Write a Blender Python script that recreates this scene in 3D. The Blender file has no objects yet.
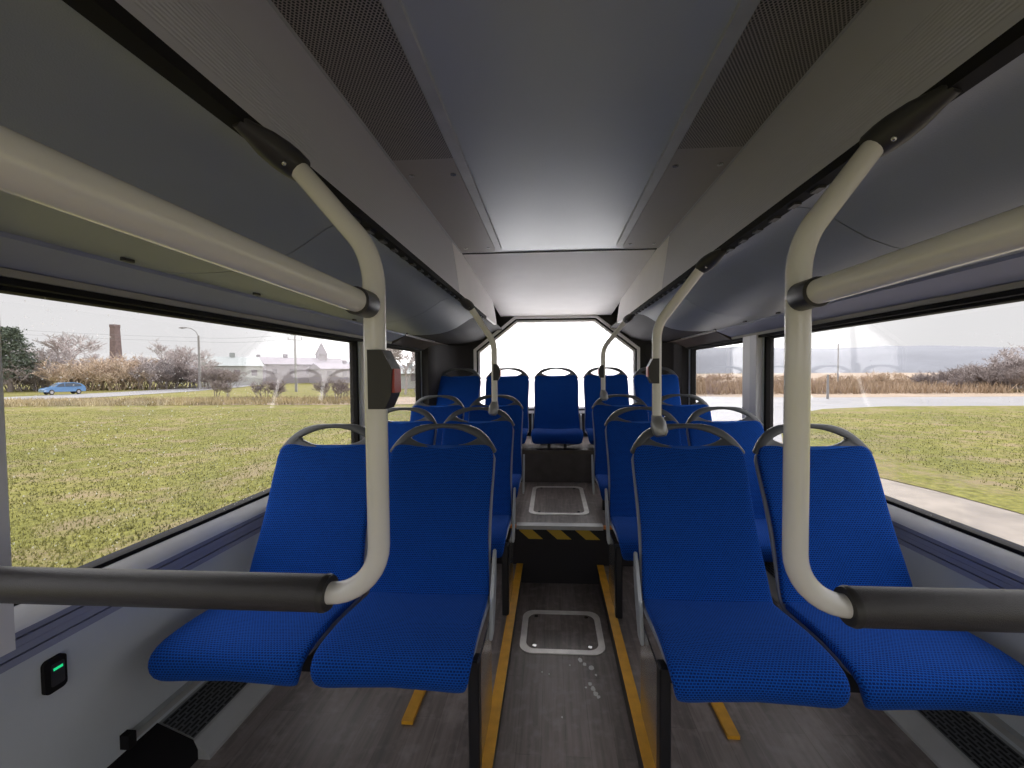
import bpy, bmesh, math, random
from mathutils import Vector, Matrix
C = bpy.data.collections.new('scene'); bpy.context.scene.collection.children.link(C)
S = bpy.context.scene

# ---------------------------------------------------------------- camera
cam = bpy.data.cameras.new('camera'); co = bpy.data.objects.new('camera', cam); C.objects.link(co)
cam.sensor_width = 36; cam.lens = 400 * 36 / 1024
cam.clip_start = 0.02; cam.clip_end = 2000
co.location = (-0.04, 0, 1.285)
co.rotation_euler = (Matrix.Rotation(0.06, 3, 'Z') @ Matrix.Rotation(math.pi / 2 - 0.03, 3, 'X') @ Matrix.Rotation(-0.008, 3, 'Z')).to_euler()
cam.shift_x = -16 / 1024
S.camera = co

# ---------------------------------------------------------------- world: overcast sky, brighter overhead and behind the bus
w = bpy.data.worlds.new('sky'); S.world = w; w.use_nodes = True
nt = w.node_tree; nt.nodes.clear()
def N(nt, t, **k):
    n = nt.nodes.new(t)
    for a, b in k.items(): setattr(n, a, b)
    return n
def math_(nt, op, a, b=None, clamp=False):
    n = N(nt, 'ShaderNodeMath', operation=op); n.use_clamp = clamp
    for i, v in enumerate((a, b)):
        if v is None: continue
        if isinstance(v, (int, float)): n.inputs[i].default_value = v
        else: nt.links.new(v, n.inputs[i])
    return n.outputs[0]
SKY_H, SKY_Z, SKY_B = 0.72, 4.0, 23.0
tc = N(nt, 'ShaderNodeTexCoord')
sp = N(nt, 'ShaderNodeSeparateXYZ'); nt.links.new(tc.outputs['Generated'], sp.inputs[0])
up = math_(nt, 'MAXIMUM', math_(nt, 'SUBTRACT', sp.outputs[2], 0.20), 0.0)
dot = N(nt, 'ShaderNodeVectorMath', operation='DOT_PRODUCT'); nt.links.new(tc.outputs['Generated'], dot.inputs[0])
dot.inputs[1].default_value = (0.0, 0.96, 0.28)
lobe = math_(nt, 'POWER', math_(nt, 'MAXIMUM', dot.outputs['Value'], 0.0), 22.0)
nz = N(nt, 'ShaderNodeTexNoise'); nz.inputs['Scale'].default_value = 2.5; nt.links.new(tc.outputs['Generated'], nz.inputs[0])
st = math_(nt, 'ADD', math_(nt, 'MULTIPLY', up, SKY_Z - SKY_H), SKY_H)
st = math_(nt, 'ADD', st, math_(nt, 'MULTIPLY', lobe, SKY_B))
st = math_(nt, 'MULTIPLY', st, math_(nt, 'ADD', math_(nt, 'MULTIPLY', nz.outputs[0], 0.12), 0.94))
bg = N(nt, 'ShaderNodeBackground'); bg.inputs[0].default_value = (1.0, 0.985, 0.985, 1)
nt.links.new(st, bg.inputs[1])
ow = N(nt, 'ShaderNodeOutputWorld'); nt.links.new(bg.outputs[0], ow.inputs[0])

S.view_settings.view_transform = 'Standard'; S.view_settings.look = 'None'
S.view_settings.exposure = 0.28; S.view_settings.gamma = 1.0; S.view_settings.use_curve_mapping = False

# ---------------------------------------------------------------- materials
M = {}
def mat(name, col, rough=0.5, metal=0.0, var=0.0, vscale=8.0, bump=0.0, bscale=200.0, spec=0.5, coat=0.0):
    m = bpy.data.materials.new(name); m.use_nodes = True
    t = m.node_tree; b = t.nodes['Principled BSDF']
    b.inputs['Base Color'].default_value = (*col, 1); b.inputs['Roughness'].default_value = rough
    b.inputs['Metallic'].default_value = metal; b.inputs['Specular IOR Level'].default_value = spec
    b.inputs['Coat Weight'].default_value = coat
    tcn = N(t, 'ShaderNodeTexCoord')
    if var:
        n = N(t, 'ShaderNodeTexNoise'); n.inputs['Scale'].default_value = vscale; n.inputs['Detail'].default_value = 5
        t.links.new(tcn.outputs['Object'], n.inputs[0])
        r = N(t, 'ShaderNodeValToRGB')
        r.color_ramp.elements[0].position = 0.3; r.color_ramp.elements[1].position = 0.7
        r.color_ramp.elements[0].color = (*[c * (1 - var) for c in col], 1)
        r.color_ramp.elements[1].color = (*[min(1, c * (1 + var)) for c in col], 1)
        t.links.new(n.outputs[0], r.inputs[0]); t.links.new(r.outputs[0], b.inputs['Base Color'])
    if bump:
        n2 = N(t, 'ShaderNodeTexNoise'); n2.inputs['Scale'].default_value = bscale; n2.inputs['Detail'].default_value = 3
        t.links.new(tcn.outputs['Object'], n2.inputs[0])
        bp = N(t, 'ShaderNodeBump'); bp.inputs['Strength'].default_value = bump; bp.inputs['Distance'].default_value = 0.002
        t.links.new(n2.outputs[0], bp.inputs['Height']); t.links.new(bp.outputs[0], b.inputs['Normal'])
    M[name] = m
    return m
mat('panel_grey', (0.29, 0.315, 0.345), 0.42, var=0.05, vscale=3, bump=0.25, bscale=500)
mat('wall_panel', (0.62, 0.66, 0.70), 0.38, metal=0.1, var=0.04, vscale=4, bump=0.25, bscale=500)
mat('ceiling_grey', (0.50, 0.53, 0.545), 0.30, metal=0.3, var=0.04, vscale=2, bump=0.12, bscale=400)
mat('cove_grey', (0.5, 0.5, 0.54), 0.36, metal=0.2, var=0.03)
mat('band_blue', (0.29, 0.31, 0.43), 0.45, var=0.04)
mat('duct_pale_lit', (0.92, 0.89, 0.89), 0.35, var=0.02)  # paler rear duct part, whitened further to stand in for rear window light
mat('rear_panel_lit', (0.80, 0.77, 0.765), 0.42, var=0.02)  # pinkish white base colour carries the rear window's glare on the ceiling
mat('trim_beige', (0.36, 0.34, 0.30), 0.5)
mat('rubber', (0.010, 0.009, 0.010), 0.75, spec=0.2)
mat('dark_plastic', (0.035, 0.033, 0.035), 0.42, var=0.1)
mat('brown_plastic', (0.09, 0.07, 0.06), 0.4, var=0.15)
mat('riser', (0.085, 0.072, 0.070), 0.5, var=0.2, vscale=12)
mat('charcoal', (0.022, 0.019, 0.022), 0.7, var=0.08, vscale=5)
mat('pillar_white', (0.92, 0.90, 0.92), 0.4)
mat('pillar_grey', (0.72, 0.72, 0.76), 0.45)
mat('alu', (0.90, 0.90, 0.90), 0.35, metal=0.1, var=0.05)
mat('alu_dull', (0.48, 0.49, 0.49), 0.4, metal=0.3, var=0.1)
mat('steel_plate', (0.45, 0.44, 0.44), 0.22, metal=0.9)
mat('pole_cream', (0.87, 0.85, 0.84), 0.22, coat=0.5, var=0.02)
mat('foam_black', (0.045, 0.041, 0.045), 0.36, bump=0.35, bscale=700, var=0.06, vscale=30)
mat('shell_grey', (0.26, 0.28, 0.34), 0.45)
mat('handle_grey', (0.10, 0.105, 0.115), 0.38, bump=0.15, bscale=600)
mat('bracket_grey', (0.45, 0.48, 0.52), 0.35, metal=0.3)
mat('leg_black', (0.010, 0.011, 0.015), 0.35)
mat('clamp_grey', (0.38, 0.38, 0.38), 0.35, metal=0.5)
mat('yellow', (0.72, 0.36, 0.025), 0.5, var=0.12, vscale=25)
mat('red', (0.50, 0.08, 0.07), 0.35)
mat('orange', (0.75, 0.25, 0.03), 0.5)
mat('screw', (0.5, 0.5, 0.5), 0.25, metal=1.0)
mat('brick', (0.17, 0.12, 0.12), 0.9, var=0.3, vscale=3)  # red greyed down, distance haze is mixed into the colour
mat('bark', (0.25, 0.21, 0.20), 0.95, var=0.15, vscale=1)
mat('bark_pale', (0.42, 0.37, 0.36), 0.95, var=0.12, vscale=1)
mat('twig_tan', (0.45, 0.35, 0.26), 0.95, var=0.2, vscale=1)
mat('needles_hazed', (0.10, 0.125, 0.09), 0.9, var=0.35, vscale=2)  # green kept dull, with the haze painted into it
mat('concrete_post', (0.26, 0.25, 0.25), 0.8, var=0.1)
mat('wire', (0.3, 0.3, 0.32), 0.7)
mat('road', (0.19, 0.184, 0.19), 0.6, var=0.12, vscale=0.4)
mat('gravel', (0.20, 0.172, 0.145), 0.8, var=0.22, vscale=2.5)
mat('tan_field', (0.28, 0.21, 0.15), 0.95, var=0.2, vscale=0.3)
mat('reed', (0.32, 0.235, 0.16), 0.9, var=0.2, vscale=1)
mat('reed_pale', (0.34, 0.28, 0.16), 0.9, var=0.35, vscale=0.5)
mat('hill', (0.17, 0.176, 0.20), 1.0, var=0.08, vscale=0.05)  # pale blue-grey stands in for haze over the distant bare woods
mat('house_wall', (0.34, 0.31, 0.335), 0.9)
mat('house_roof', (0.25, 0.225, 0.25), 0.9)
mat('barn_wall', (0.42, 0.42, 0.41), 0.8)
mat('barn_roof', (0.31, 0.33, 0.33), 0.7)
mat('car_blue', (0.11, 0.24, 0.46), 0.25, coat=0.6)
mat('car_glass', (0.05, 0.07, 0.10), 0.08)
mat('tyre', (0.03, 0.03, 0.03), 0.8)
mat('hub', (0.6, 0.6, 0.62), 0.3, metal=0.8)
mat('bus_skin', (0.30, 0.31, 0.34), 0.5)

def fabric():
    m = bpy.data.materials.new('fabric'); m.use_nodes = True; t = m.node_tree; b = t.nodes['Principled BSDF']
    uv = N(t, 'ShaderNodeUVMap'); uv.uv_map = 'UVMap'
    br = N(t, 'ShaderNodeTexBrick'); br.offset = 0.5
    br.inputs['Color1'].default_value = (0.001, 0.014, 0.12, 1); br.inputs['Color2'].default_value = (0.002, 0.028, 0.21, 1)
    br.inputs['Mortar'].default_value = (0.004, 0.094, 0.49, 1)
    br.inputs['Scale'].default_value = 1.0; br.inputs['Brick Width'].default_value = 0.0088
    br.inputs['Row Height'].default_value = 0.0062; br.inputs['Mortar Size'].default_value = 0.0015
    br.inputs['Mortar Smooth'].default_value = 0.6
    t.links.new(uv.outputs[0], br.inputs[0])
    nz = N(t, 'ShaderNodeTexNoise'); nz.inputs['Scale'].default_value = 9; nz.inputs['Detail'].default_value = 4
    t.links.new(uv.outputs[0], nz.inputs[0])
    mx = N(t, 'ShaderNodeMix', data_type='RGBA', blend_type='MULTIPLY'); mx.inputs[0].default_value = 0.35
    rp = N(t, 'ShaderNodeValToRGB'); rp.color_ramp.elements[0].color = (0.6, 0.6, 0.65, 1); rp.color_ramp.elements[1].color = (1.2, 1.2, 1.2, 1)
    t.links.new(nz.outputs[0], rp.inputs[0]); t.links.new(br.outputs[0], mx.inputs[6]); t.links.new(rp.outputs[0], mx.inputs[7])
    t.links.new(mx.outputs[2], b.inputs['Base Color'])
    b.inputs['Roughness'].default_value = 0.9; b.inputs['Specular IOR Level'].default_value = 0.2
    b.inputs['Sheen Weight'].default_value = 0.25; b.inputs['Sheen Roughness'].default_value = 0.4; b.inputs['Sheen Tint'].default_value = (0.15, 0.35, 1, 1)
    bp = N(t, 'ShaderNodeBump'); bp.inputs['Strength'].default_value = 0.5; bp.inputs['Distance'].default_value = 0.001
    t.links.new(br.outputs['Fac'], bp.inputs['Height']); t.links.new(bp.outputs[0], b.inputs['Normal'])
    M['fabric'] = m
fabric()
def vinyl():
    m = bpy.data.materials.new('vinyl'); m.use_nodes = True; t = m.node_tree; b = t.nodes['Principled BSDF']
    tcn = N(t, 'ShaderNodeTexCoord')
    mp = N(t, 'ShaderNodeMapping'); mp.inputs['Rotation'].default_value = (0, 0, math.pi / 2); t.links.new(tcn.outputs['Object'], mp.inputs[0])
    br = N(t, 'ShaderNodeTexBrick'); br.offset = 0.37
    br.inputs['Color1'].default_value = (0.19, 0.162, 0.155, 1); br.inputs['Color2'].default_value = (0.26, 0.222, 0.213, 1)
    br.inputs['Mortar'].default_value = (0.17, 0.145, 0.14, 1); br.inputs['Scale'].default_value = 1
    br.inputs['Brick Width'].default_value = 0.55; br.inputs['Row Height'].default_value = 0.085; br.inputs['Mortar Size'].default_value = 0.0012
    t.links.new(mp.outputs[0], br.inputs[0])
    mp2 = N(t, 'ShaderNodeMapping'); mp2.inputs['Scale'].default_value = (60, 4, 4); t.links.new(tcn.outputs['Object'], mp2.inputs[0])
    nz = N(t, 'ShaderNodeTexNoise'); nz.inputs['Scale'].default_value = 1; nz.inputs['Detail'].default_value = 6; t.links.new(mp2.outputs[0], nz.inputs[0])
    nd = N(t, 'ShaderNodeTexNoise'); nd.inputs['Scale'].default_value = 22; nd.inputs['Detail'].default_value = 8; t.links.new(tcn.outputs['Object'], nd.inputs[0])
    rp = N(t, 'ShaderNodeValToRGB'); rp.color_ramp.elements[0].position = 0.35; rp.color_ramp.elements[0].color = (0.65, 0.65, 0.65, 1)
    rp.color_ramp.elements[1].position = 0.7; rp.color_ramp.elements[1].color = (1.25, 1.22, 1.2, 1); t.links.new(nz.outputs[0], rp.inputs[0])
    mx = N(t, 'ShaderNodeMix', data_type='RGBA', blend_type='MULTIPLY'); mx.inputs[0].default_value = 0.8
    t.links.new(br.outputs[0], mx.inputs[6]); t.links.new(rp.outputs[0], mx.inputs[7])
    rd = N(t, 'ShaderNodeValToRGB'); rd.color_ramp.elements[0].position = 0.50; rd.color_ramp.elements[0].color = (0, 0, 0, 1)
    rd.color_ramp.elements[1].position = 0.75; rd.color_ramp.elements[1].color = (0.5, 0.5, 0.5, 1); t.links.new(nd.outputs[0], rd.inputs[0])
    m2 = N(t, 'ShaderNodeMix', data_type='RGBA'); t.links.new(rd.outputs[0], m2.inputs[0]); t.links.new(mx.outputs[2], m2.inputs[6]); m2.inputs[7].default_value = (0.42, 0.37, 0.355, 1)
    t.links.new(m2.outputs[2], b.inputs['Base Color'])
    rr = N(t, 'ShaderNodeMapRange'); rr.inputs[3].default_value = 0.28; rr.inputs[4].default_value = 0.52; t.links.new(nd.outputs[0], rr.inputs[0]); t.links.new(rr.outputs[0], b.inputs['Roughness'])
    M['vinyl'] = m
vinyl()
def perf():
    m = bpy.data.materials.new('perf'); m.use_nodes = True; t = m.node_tree; b = t.nodes['Principled BSDF']
    tcn = N(t, 'ShaderNodeTexCoord'); s = N(t, 'ShaderNodeSeparateXYZ'); t.links.new(tcn.outputs['Object'], s.inputs[0])
    p = 0.0085
    def dist(ox, oy):
        fx = math_(t, 'SUBTRACT', math_(t, 'FRACT', math_(t, 'ADD', math_(t, 'DIVIDE', s.outputs[0], p), ox + 500)), 0.5)
        fy = math_(t, 'SUBTRACT', math_(t, 'FRACT', math_(t, 'ADD', math_(t, 'DIVIDE', s.outputs[1], p * 1.3), oy + 500)), 0.5)
        fy = math_(t, 'MULTIPLY', fy, 1.3)
        return math_(t, 'SQRT', math_(t, 'ADD', math_(t, 'MULTIPLY', fx, fx), math_(t, 'MULTIPLY', fy, fy)))
    d = math_(t, 'MINIMUM', dist(0, 0), dist(0.5, 0.5))
    hole = math_(t, 'LESS_THAN', d, 0.30)
    zone = math_(t, 'LESS_THAN', s.outputs[1], 1.28)
    f = math_(t, 'MULTIPLY', hole, zone)
    mx = N(t, 'ShaderNodeMix', data_type='RGBA'); t.links.new(f, mx.inputs[0])
    mx.inputs[6].default_value = (0.30, 0.275, 0.255, 1); mx.inputs[7].default_value = (0.008, 0.008, 0.008, 1)
    t.links.new(mx.outputs[2], b.inputs['Base Color']); b.inputs['Roughness'].default_value = 0.4
    M['perf'] = m
perf()
def ribs():
    m = bpy.data.materials.new('cove_ribbed'); m.use_nodes = True; t = m.node_tree; b = t.nodes['Principled BSDF']
    tcn = N(t, 'ShaderNodeTexCoord'); s = N(t, 'ShaderNodeSeparateXYZ'); t.links.new(tcn.outputs['Object'], s.inputs[0])
    sn = math_(t, 'SINE', math_(t, 'MULTIPLY', s.outputs[2], 2 * math.pi / 0.0075))
    zone = math_(t, 'MULTIPLY', math_(t, 'LESS_THAN', s.outputs[2], 1.83), math_(t, 'GREATER_THAN', s.outputs[2], 1.72))
    zone = math_(t, 'MULTIPLY', zone, math_(t, 'LESS_THAN', s.outputs[1], 2.95))
    h = math_(t, 'MULTIPLY', sn, zone)
    bp = N(t, 'ShaderNodeBump'); bp.inputs['Strength'].default_value = 0.3; bp.inputs['Distance'].default_value = 0.0015
    t.links.new(h, bp.inputs['Height']); t.links.new(bp.outputs[0], b.inputs['Normal'])
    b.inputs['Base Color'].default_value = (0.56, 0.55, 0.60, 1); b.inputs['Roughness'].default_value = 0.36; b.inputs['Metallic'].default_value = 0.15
    M['cove_ribbed'] = m
ribs()
def grille():
    m = bpy.data.materials.new('grille'); m.use_nodes = True; t = m.node_tree; b = t.nodes['Principled BSDF']
    uv = N(t, 'ShaderNodeUVMap'); uv.uv_map = 'UVMap'
    br = N(t, 'ShaderNodeTexBrick'); br.offset = 0.5
    br.inputs['Color1'].default_value = (0.004, 0.004, 0.004, 1); br.inputs['Color2'].default_value = (0.004, 0.004, 0.004, 1)
    br.inputs['Mortar'].default_value = (0.10, 0.105, 0.11, 1); br.inputs['Scale'].default_value = 1
    br.inputs['Brick Width'].default_value = 0.034; br.inputs['Row Height'].default_value = 0.012; br.inputs['Mortar Size'].default_value = 0.003
    t.links.new(uv.outputs[0], br.inputs[0]); t.links.new(br.outputs[0], b.inputs['Base Color']); b.inputs['Roughness'].default_value = 0.5
    M['grille'] = m
grille()
def hazard():
    m = bpy.data.materials.new('hazard'); m.use_nodes = True; t = m.node_tree; b = t.nodes['Principled BSDF']
    tcn = N(t, 'ShaderNodeTexCoord'); s = N(t, 'ShaderNodeSeparateXYZ'); t.links.new(tcn.outputs['Object'], s.inputs[0])
    v = math_(t, 'FRACT', math_(t, 'ADD', math_(t, 'DIVIDE', math_(t, 'ADD', s.outputs[0], math_(t, 'MULTIPLY', s.outputs[2], 1.15)), 0.172), 10.63))
    f = math_(t, 'LESS_THAN', v, 0.5)
    mx = N(t, 'ShaderNodeMix', data_type='RGBA'); t.links.new(f, mx.inputs[0])
    mx.inputs[6].default_value = (0.01, 0.01, 0.01, 1); mx.inputs[7].default_value = (0.62, 0.40, 0.04, 1)
    t.links.new(mx.outputs[2], b.inputs['Base Color']); b.inputs['Roughness'].default_value = 0.6
    M['hazard'] = m
hazard()
def grass():
    m = bpy.data.materials.new('grass'); m.use_nodes = True; t = m.node_tree; b = t.nodes['Principled BSDF']
    tcn = N(t, 'ShaderNodeTexCoord')
    mp = N(t, 'ShaderNodeMapping'); mp.inputs['Scale'].default_value = (1, 1, 1); t.links.new(tcn.outputs['Object'], mp.inputs[0])
    n1 = N(t, 'ShaderNodeTexNoise'); n1.inputs['Scale'].default_value = 0.9; n1.inputs['Detail'].default_value = 8; n1.inputs['Roughness'].default_value = 0.7
    n2 = N(t, 'ShaderNodeTexNoise'); n2.inputs['Scale'].default_value = 7; n2.inputs['Detail'].default_value = 6; n2.inputs['Roughness'].default_value = 0.75
    n3 = N(t, 'ShaderNodeTexNoise'); n3.inputs['Scale'].default_value = 0.25; n3.inputs['Detail'].default_value = 5
    for n in (n1, n2, n3): t.links.new(mp.outputs[0], n.inputs[0])
    r1 = N(t, 'ShaderNodeValToRGB'); e = r1.color_ramp.elements
    e[0].position = 0.35; e[0].color = (0.085, 0.082, 0.022, 1); e[1].position = 0.62; e[1].color = (0.205, 0.197, 0.056, 1)
    t.links.new(n2.outputs[0], r1.inputs[0])
    r2 = N(t, 'ShaderNodeValToRGB'); e = r2.color_ramp.elements
    e[0].position = 0.48; e[0].color = (0, 0, 0, 1); e[1].position = 0.63; e[1].color = (0.85, 0.85, 0.85, 1)
    t.links.new(n1.outputs[0], r2.inputs[0])
    mx = N(t, 'ShaderNodeMix', data_type='RGBA'); t.links.new(r2.outputs[0], mx.inputs[0]); t.links.new(r1.outputs[0], mx.inputs[6]); mx.inputs[7].default_value = (0.22, 0.17, 0.11, 1)
    r3 = N(t, 'ShaderNodeValToRGB'); r3.color_ramp.elements[0].position = 0.3; r3.color_ramp.elements[0].color = (0.85, 0.88, 0.8, 1)
    r3.color_ramp.elements[1].position = 0.7; r3.color_ramp.elements[1].color = (1.15, 1.12, 1.1, 1); t.links.new(n3.outputs[0], r3.inputs[0])
    m2 = N(t, 'ShaderNodeMix', data_type='RGBA', blend_type='MULTIPLY'); m2.inputs[0].default_value = 1; t.links.new(mx.outputs[2], m2.inputs[6]); t.links.new(r3.outputs[0], m2.inputs[7])
    t.links.new(m2.outputs[2], b.inputs['Base Color']); b.inputs['Roughness'].default_value = 1.0; b.inputs['Specular IOR Level'].default_value = 0.1
    bp = N(t, 'ShaderNodeBump'); bp.inputs['Strength'].default_value = 0.6; bp.inputs['Distance'].default_value = 0.08
    t.links.new(n2.outputs[0], bp.inputs['Height']); t.links.new(bp.outputs[0], b.inputs['Normal'])
    M['grass'] = m
grass()
mat('grass_blade', (0.165, 0.158, 0.045), 0.9, var=0.35, vscale=1.5)
def fresnel_fac(t, f0=0.04):
    lw = N(t, 'ShaderNodeLayerWeight'); lw.inputs[0].default_value = 0.5
    f = math_(t, 'POWER', lw.outputs['Facing'], 5.0)
    return math_(t, 'ADD', math_(t, 'MULTIPLY', f, 1 - f0), f0)
def glass(name, drops):
    m = bpy.data.materials.new(name); m.use_nodes = True; t = m.node_tree; t.nodes.clear()
    tr = N(t, 'ShaderNodeBsdfTransparent'); tr.inputs[0].default_value = (0.975, 0.975, 0.98, 1)
    gl = N(t, 'ShaderNodeBsdfGlossy'); gl.inputs['Roughness'].default_value = 0.0
    mx = N(t, 'ShaderNodeMixShader'); t.links.new(fresnel_fac(t), mx.inputs[0]); t.links.new(tr.outputs[0], mx.inputs[1]); t.links.new(gl.outputs[0], mx.inputs[2])
    out = N(t, 'ShaderNodeOutputMaterial')
    if drops:
        tcn = N(t, 'ShaderNodeTexCoord')
        fs = []
        for sc, thr in ((75, 0.17), (140, 0.15)):
            v = N(t, 'ShaderNodeTexVoronoi'); v.inputs['Scale'].default_value = sc; t.links.new(tcn.outputs['Object'], v.inputs[0])
            s = N(t, 'ShaderNodeSeparateColor'); t.links.new(v.outputs['Color'], s.inputs[0])
            keep = math_(t, 'GREATER_THAN', s.outputs[0], 0.86)
            fs.append(math_(t, 'MULTIPLY', math_(t, 'LESS_THAN', v.outputs['Distance'], thr), keep))
        big = N(t, 'ShaderNodeTexNoise'); big.inputs['Scale'].default_value = 2.2; t.links.new(tcn.outputs['Object'], big.inputs[0])
        f = math_(t, 'MULTIPLY', math_(t, 'MAXIMUM', fs[0], fs[1]), math_(t, 'GREATER_THAN', big.outputs[0], 0.45))
        f = math_(t, 'MULTIPLY', f, 0.32)
        tl = N(t, 'ShaderNodeBsdfTranslucent'); tl.inputs[0].default_value = (0.9, 0.9, 0.92, 1)
        m2 = N(t, 'ShaderNodeMixShader'); t.links.new(f, m2.inputs[0]); t.links.new(mx.outputs[0], m2.inputs[1]); t.links.new(tl.outputs[0], m2.inputs[2])
        t.links.new(m2.outputs[0], out.inputs[0])
    else: t.links.new(mx.outputs[0], out.inputs[0])
    M[name] = m
glass('glass_clear', False); glass('glass_wet', True)
def mist():
    m = bpy.data.materials.new('glass_misted'); m.use_nodes = True; t = m.node_tree; t.nodes.clear()
    tl = N(t, 'ShaderNodeBsdfTranslucent'); tl.inputs[0].default_value = (0.97, 0.96, 0.98, 1)
    tr = N(t, 'ShaderNodeBsdfTransparent')
    gl = N(t, 'ShaderNodeBsdfGlossy'); gl.inputs['Roughness'].default_value = 0.1
    mx = N(t, 'ShaderNodeMixShader'); mx.inputs[0].default_value = 0.10; t.links.new(tl.outputs[0], mx.inputs[1]); t.links.new(tr.outputs[0], mx.inputs[2])
    m2 = N(t, 'ShaderNodeMixShader'); m2.inputs[0].default_value = 0.04; t.links.new(mx.outputs[0], m2.inputs[1]); t.links.new(gl.outputs[0], m2.inputs[2])
    out = N(t, 'ShaderNodeOutputMaterial'); t.links.new(m2.outputs[0], out.inputs[0])
    M['glass_misted'] = m
mist()
def led():
    m = bpy.data.materials.new('led_green'); m.use_nodes = True; b = m.node_tree.nodes['Principled BSDF']
    b.inputs['Base Color'].default_value = (0.02, 0.6, 0.2, 1); b.inputs['Emission Color'].default_value = (0.02, 0.8, 0.3, 1); b.inputs['Emission Strength'].default_value = 0.6
    M['led_green'] = m
led()

# ---------------------------------------------------------------- mesh helpers
def link(name, me, parent=None, mats=None):
    o = bpy.data.objects.new(name, me); C.objects.link(o)
    if parent is not None: o.parent = parent
    return o
def mesh(bm, m, smooth=False, angle=None):
    me = bpy.data.meshes.new('mesh')
    bmesh.ops.recalc_face_normals(bm, faces=bm.faces)
    if smooth:
        for f in bm.faces: f.smooth = True
        for e in bm.edges:
            if len(e.link_faces) == 2 and e.calc_face_angle(0) > math.radians(angle or 38): e.smooth = False
    bm.to_mesh(me); bm.free()
    for k in (m if isinstance(m, (list, tuple)) else [m]): me.materials.append(M[k])
    return me
def obj(name, bm, m, parent=None, smooth=False, angle=None, bevel=0, loc=None):
    if bevel:
        bmesh.ops.bevel(bm, geom=[e for e in bm.edges if len(e.link_faces) == 2 and e.calc_face_angle(0) > 0.6], offset=bevel, segments=2, profile=0.6, affect='EDGES', clamp_overlap=True)
        smooth = True; angle = angle or 50
    o = link(name, mesh(bm, m, smooth, angle), parent)
    if loc: o.location = loc
    return o
def box(bm, x0, x1, y0, y1, z0, z1, mi=0):
    v = [bm.verts.new(p) for p in ((x0, y0, z0), (x1, y0, z0), (x1, y1, z0), (x0, y1, z0), (x0, y0, z1), (x1, y0, z1), (x1, y1, z1), (x0, y1, z1))]
    for f in ((0, 3, 2, 1), (4, 5, 6, 7), (0, 1, 5, 4), (1, 2, 6, 5), (2, 3, 7, 6), (3, 0, 4, 7)):
        bm.faces.new([v[i] for i in f]).material_index = mi
    return bm
def B(*a): return box(bmesh.new(), *a)
def prism(bm, poly, axis, a, b, mi=0):
    def P(p, t):
        return {'x': (t, p[0], p[1]), 'y': (p[0], t, p[1]), 'z': (p[0], p[1], t)}[axis]
    A = [bm.verts.new(P(p, a)) for p in poly]; D = [bm.verts.new(P(p, b)) for p in poly]
    n = len(poly)
    bm.faces.new(A).material_index = mi; bm.faces.new(D[::-1]).material_index = mi
    for i in range(n): bm.faces.new((A[i], A[(i + 1) % n], D[(i + 1) % n], D[i])).material_index = mi
    return bm
def tube(bm, pts, r, seg=16, caps=True):
    pts = [Vector(p) for p in pts]; n = len(pts)
    rs = r if isinstance(r, (list, tuple)) else [r] * n
    t0 = (pts[1] - pts[0]).normalized()
    u = t0.orthogonal().normalized(); prev = t0; rings = []
    for i in range(n):
        if i == 0: t = t0
        elif i == n - 1: t = (pts[-1] - pts[-2]).normalized()
        else: t = ((pts[i + 1] - pts[i]).normalized() + (pts[i] - pts[i - 1]).normalized()).normalized()
        q = prev.rotation_difference(t); u = (q @ u).normalized(); prev = t
        v = t.cross(u)
        rings.append([bm.verts.new(pts[i] + rs[i] * (math.cos(k * 2 * math.pi / seg) * u + math.sin(k * 2 * math.pi / seg) * v)) for k in range(seg)])
    for a, b in zip(rings, rings[1:]):
        for k in range(seg): bm.faces.new((a[k], a[(k + 1) % seg], b[(k + 1) % seg], b[k]))
    if caps: bm.faces.new(rings[0][::-1]); bm.faces.new(rings[-1])
    return bm
def T(pts, r, seg=16): return tube(bmesh.new(), pts, r, seg)
def fillet(pts, rad, n=9):
    pts = [Vector(p) for p in pts]; out = [pts[0]]
    for i in range(1, len(pts) - 1):
        r = rad[i - 1]; a = (pts[i - 1] - pts[i]).normalized(); b = (pts[i + 1] - pts[i]).normalized()
        half = a.angle(b) / 2; d = r / math.tan(half); c = pts[i] + (a + b).normalized() * (r / math.sin(half))
        s = pts[i] + a * d - c; e = pts[i] + b * d - c; ang = s.angle(e); ax = s.cross(e).normalized()
        for k in range(n + 1): out.append(c + Matrix.Rotation(ang * k / n, 3, ax) @ s)
    out.append(pts[-1]); return out
def rrect(cx, cy, hx, hy, r, n=6):
    out = []
    for sx, sy, a0 in ((1, 1, 0), (-1, 1, 90), (-1, -1, 180), (1, -1, 270)):
        for k in range(n + 1):
            a = math.radians(a0 + 90 * k / n); out.append((cx + sx * (hx - r) + r * math.cos(a), cy + sy * (hy - r) + r * math.sin(a)))
    return out
def ring(bm, outer, inner, axis, a, b, mi=0):
    def P(p, t): return {'x': (t, p[0], p[1]), 'y': (p[0], t, p[1]), 'z': (p[0], p[1], t)}[axis]
    n = len(outer); L = [[bm.verts.new(P(p, t)) for p in q] for q in (outer, inner) for t in (a, b)]
    oa, ob, ia, ib = L
    for i in range(n):
        j = (i + 1) % n
        for q in ((oa[i], oa[j], ob[j], ob[i]), (ia[j], ia[i], ib[i], ib[j]), (oa[j], oa[i], ia[i], ia[j]), (ob[i], ob[j], ib[j], ib[i])):
            bm.faces.new(q).material_index = mi
    return bm
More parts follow.
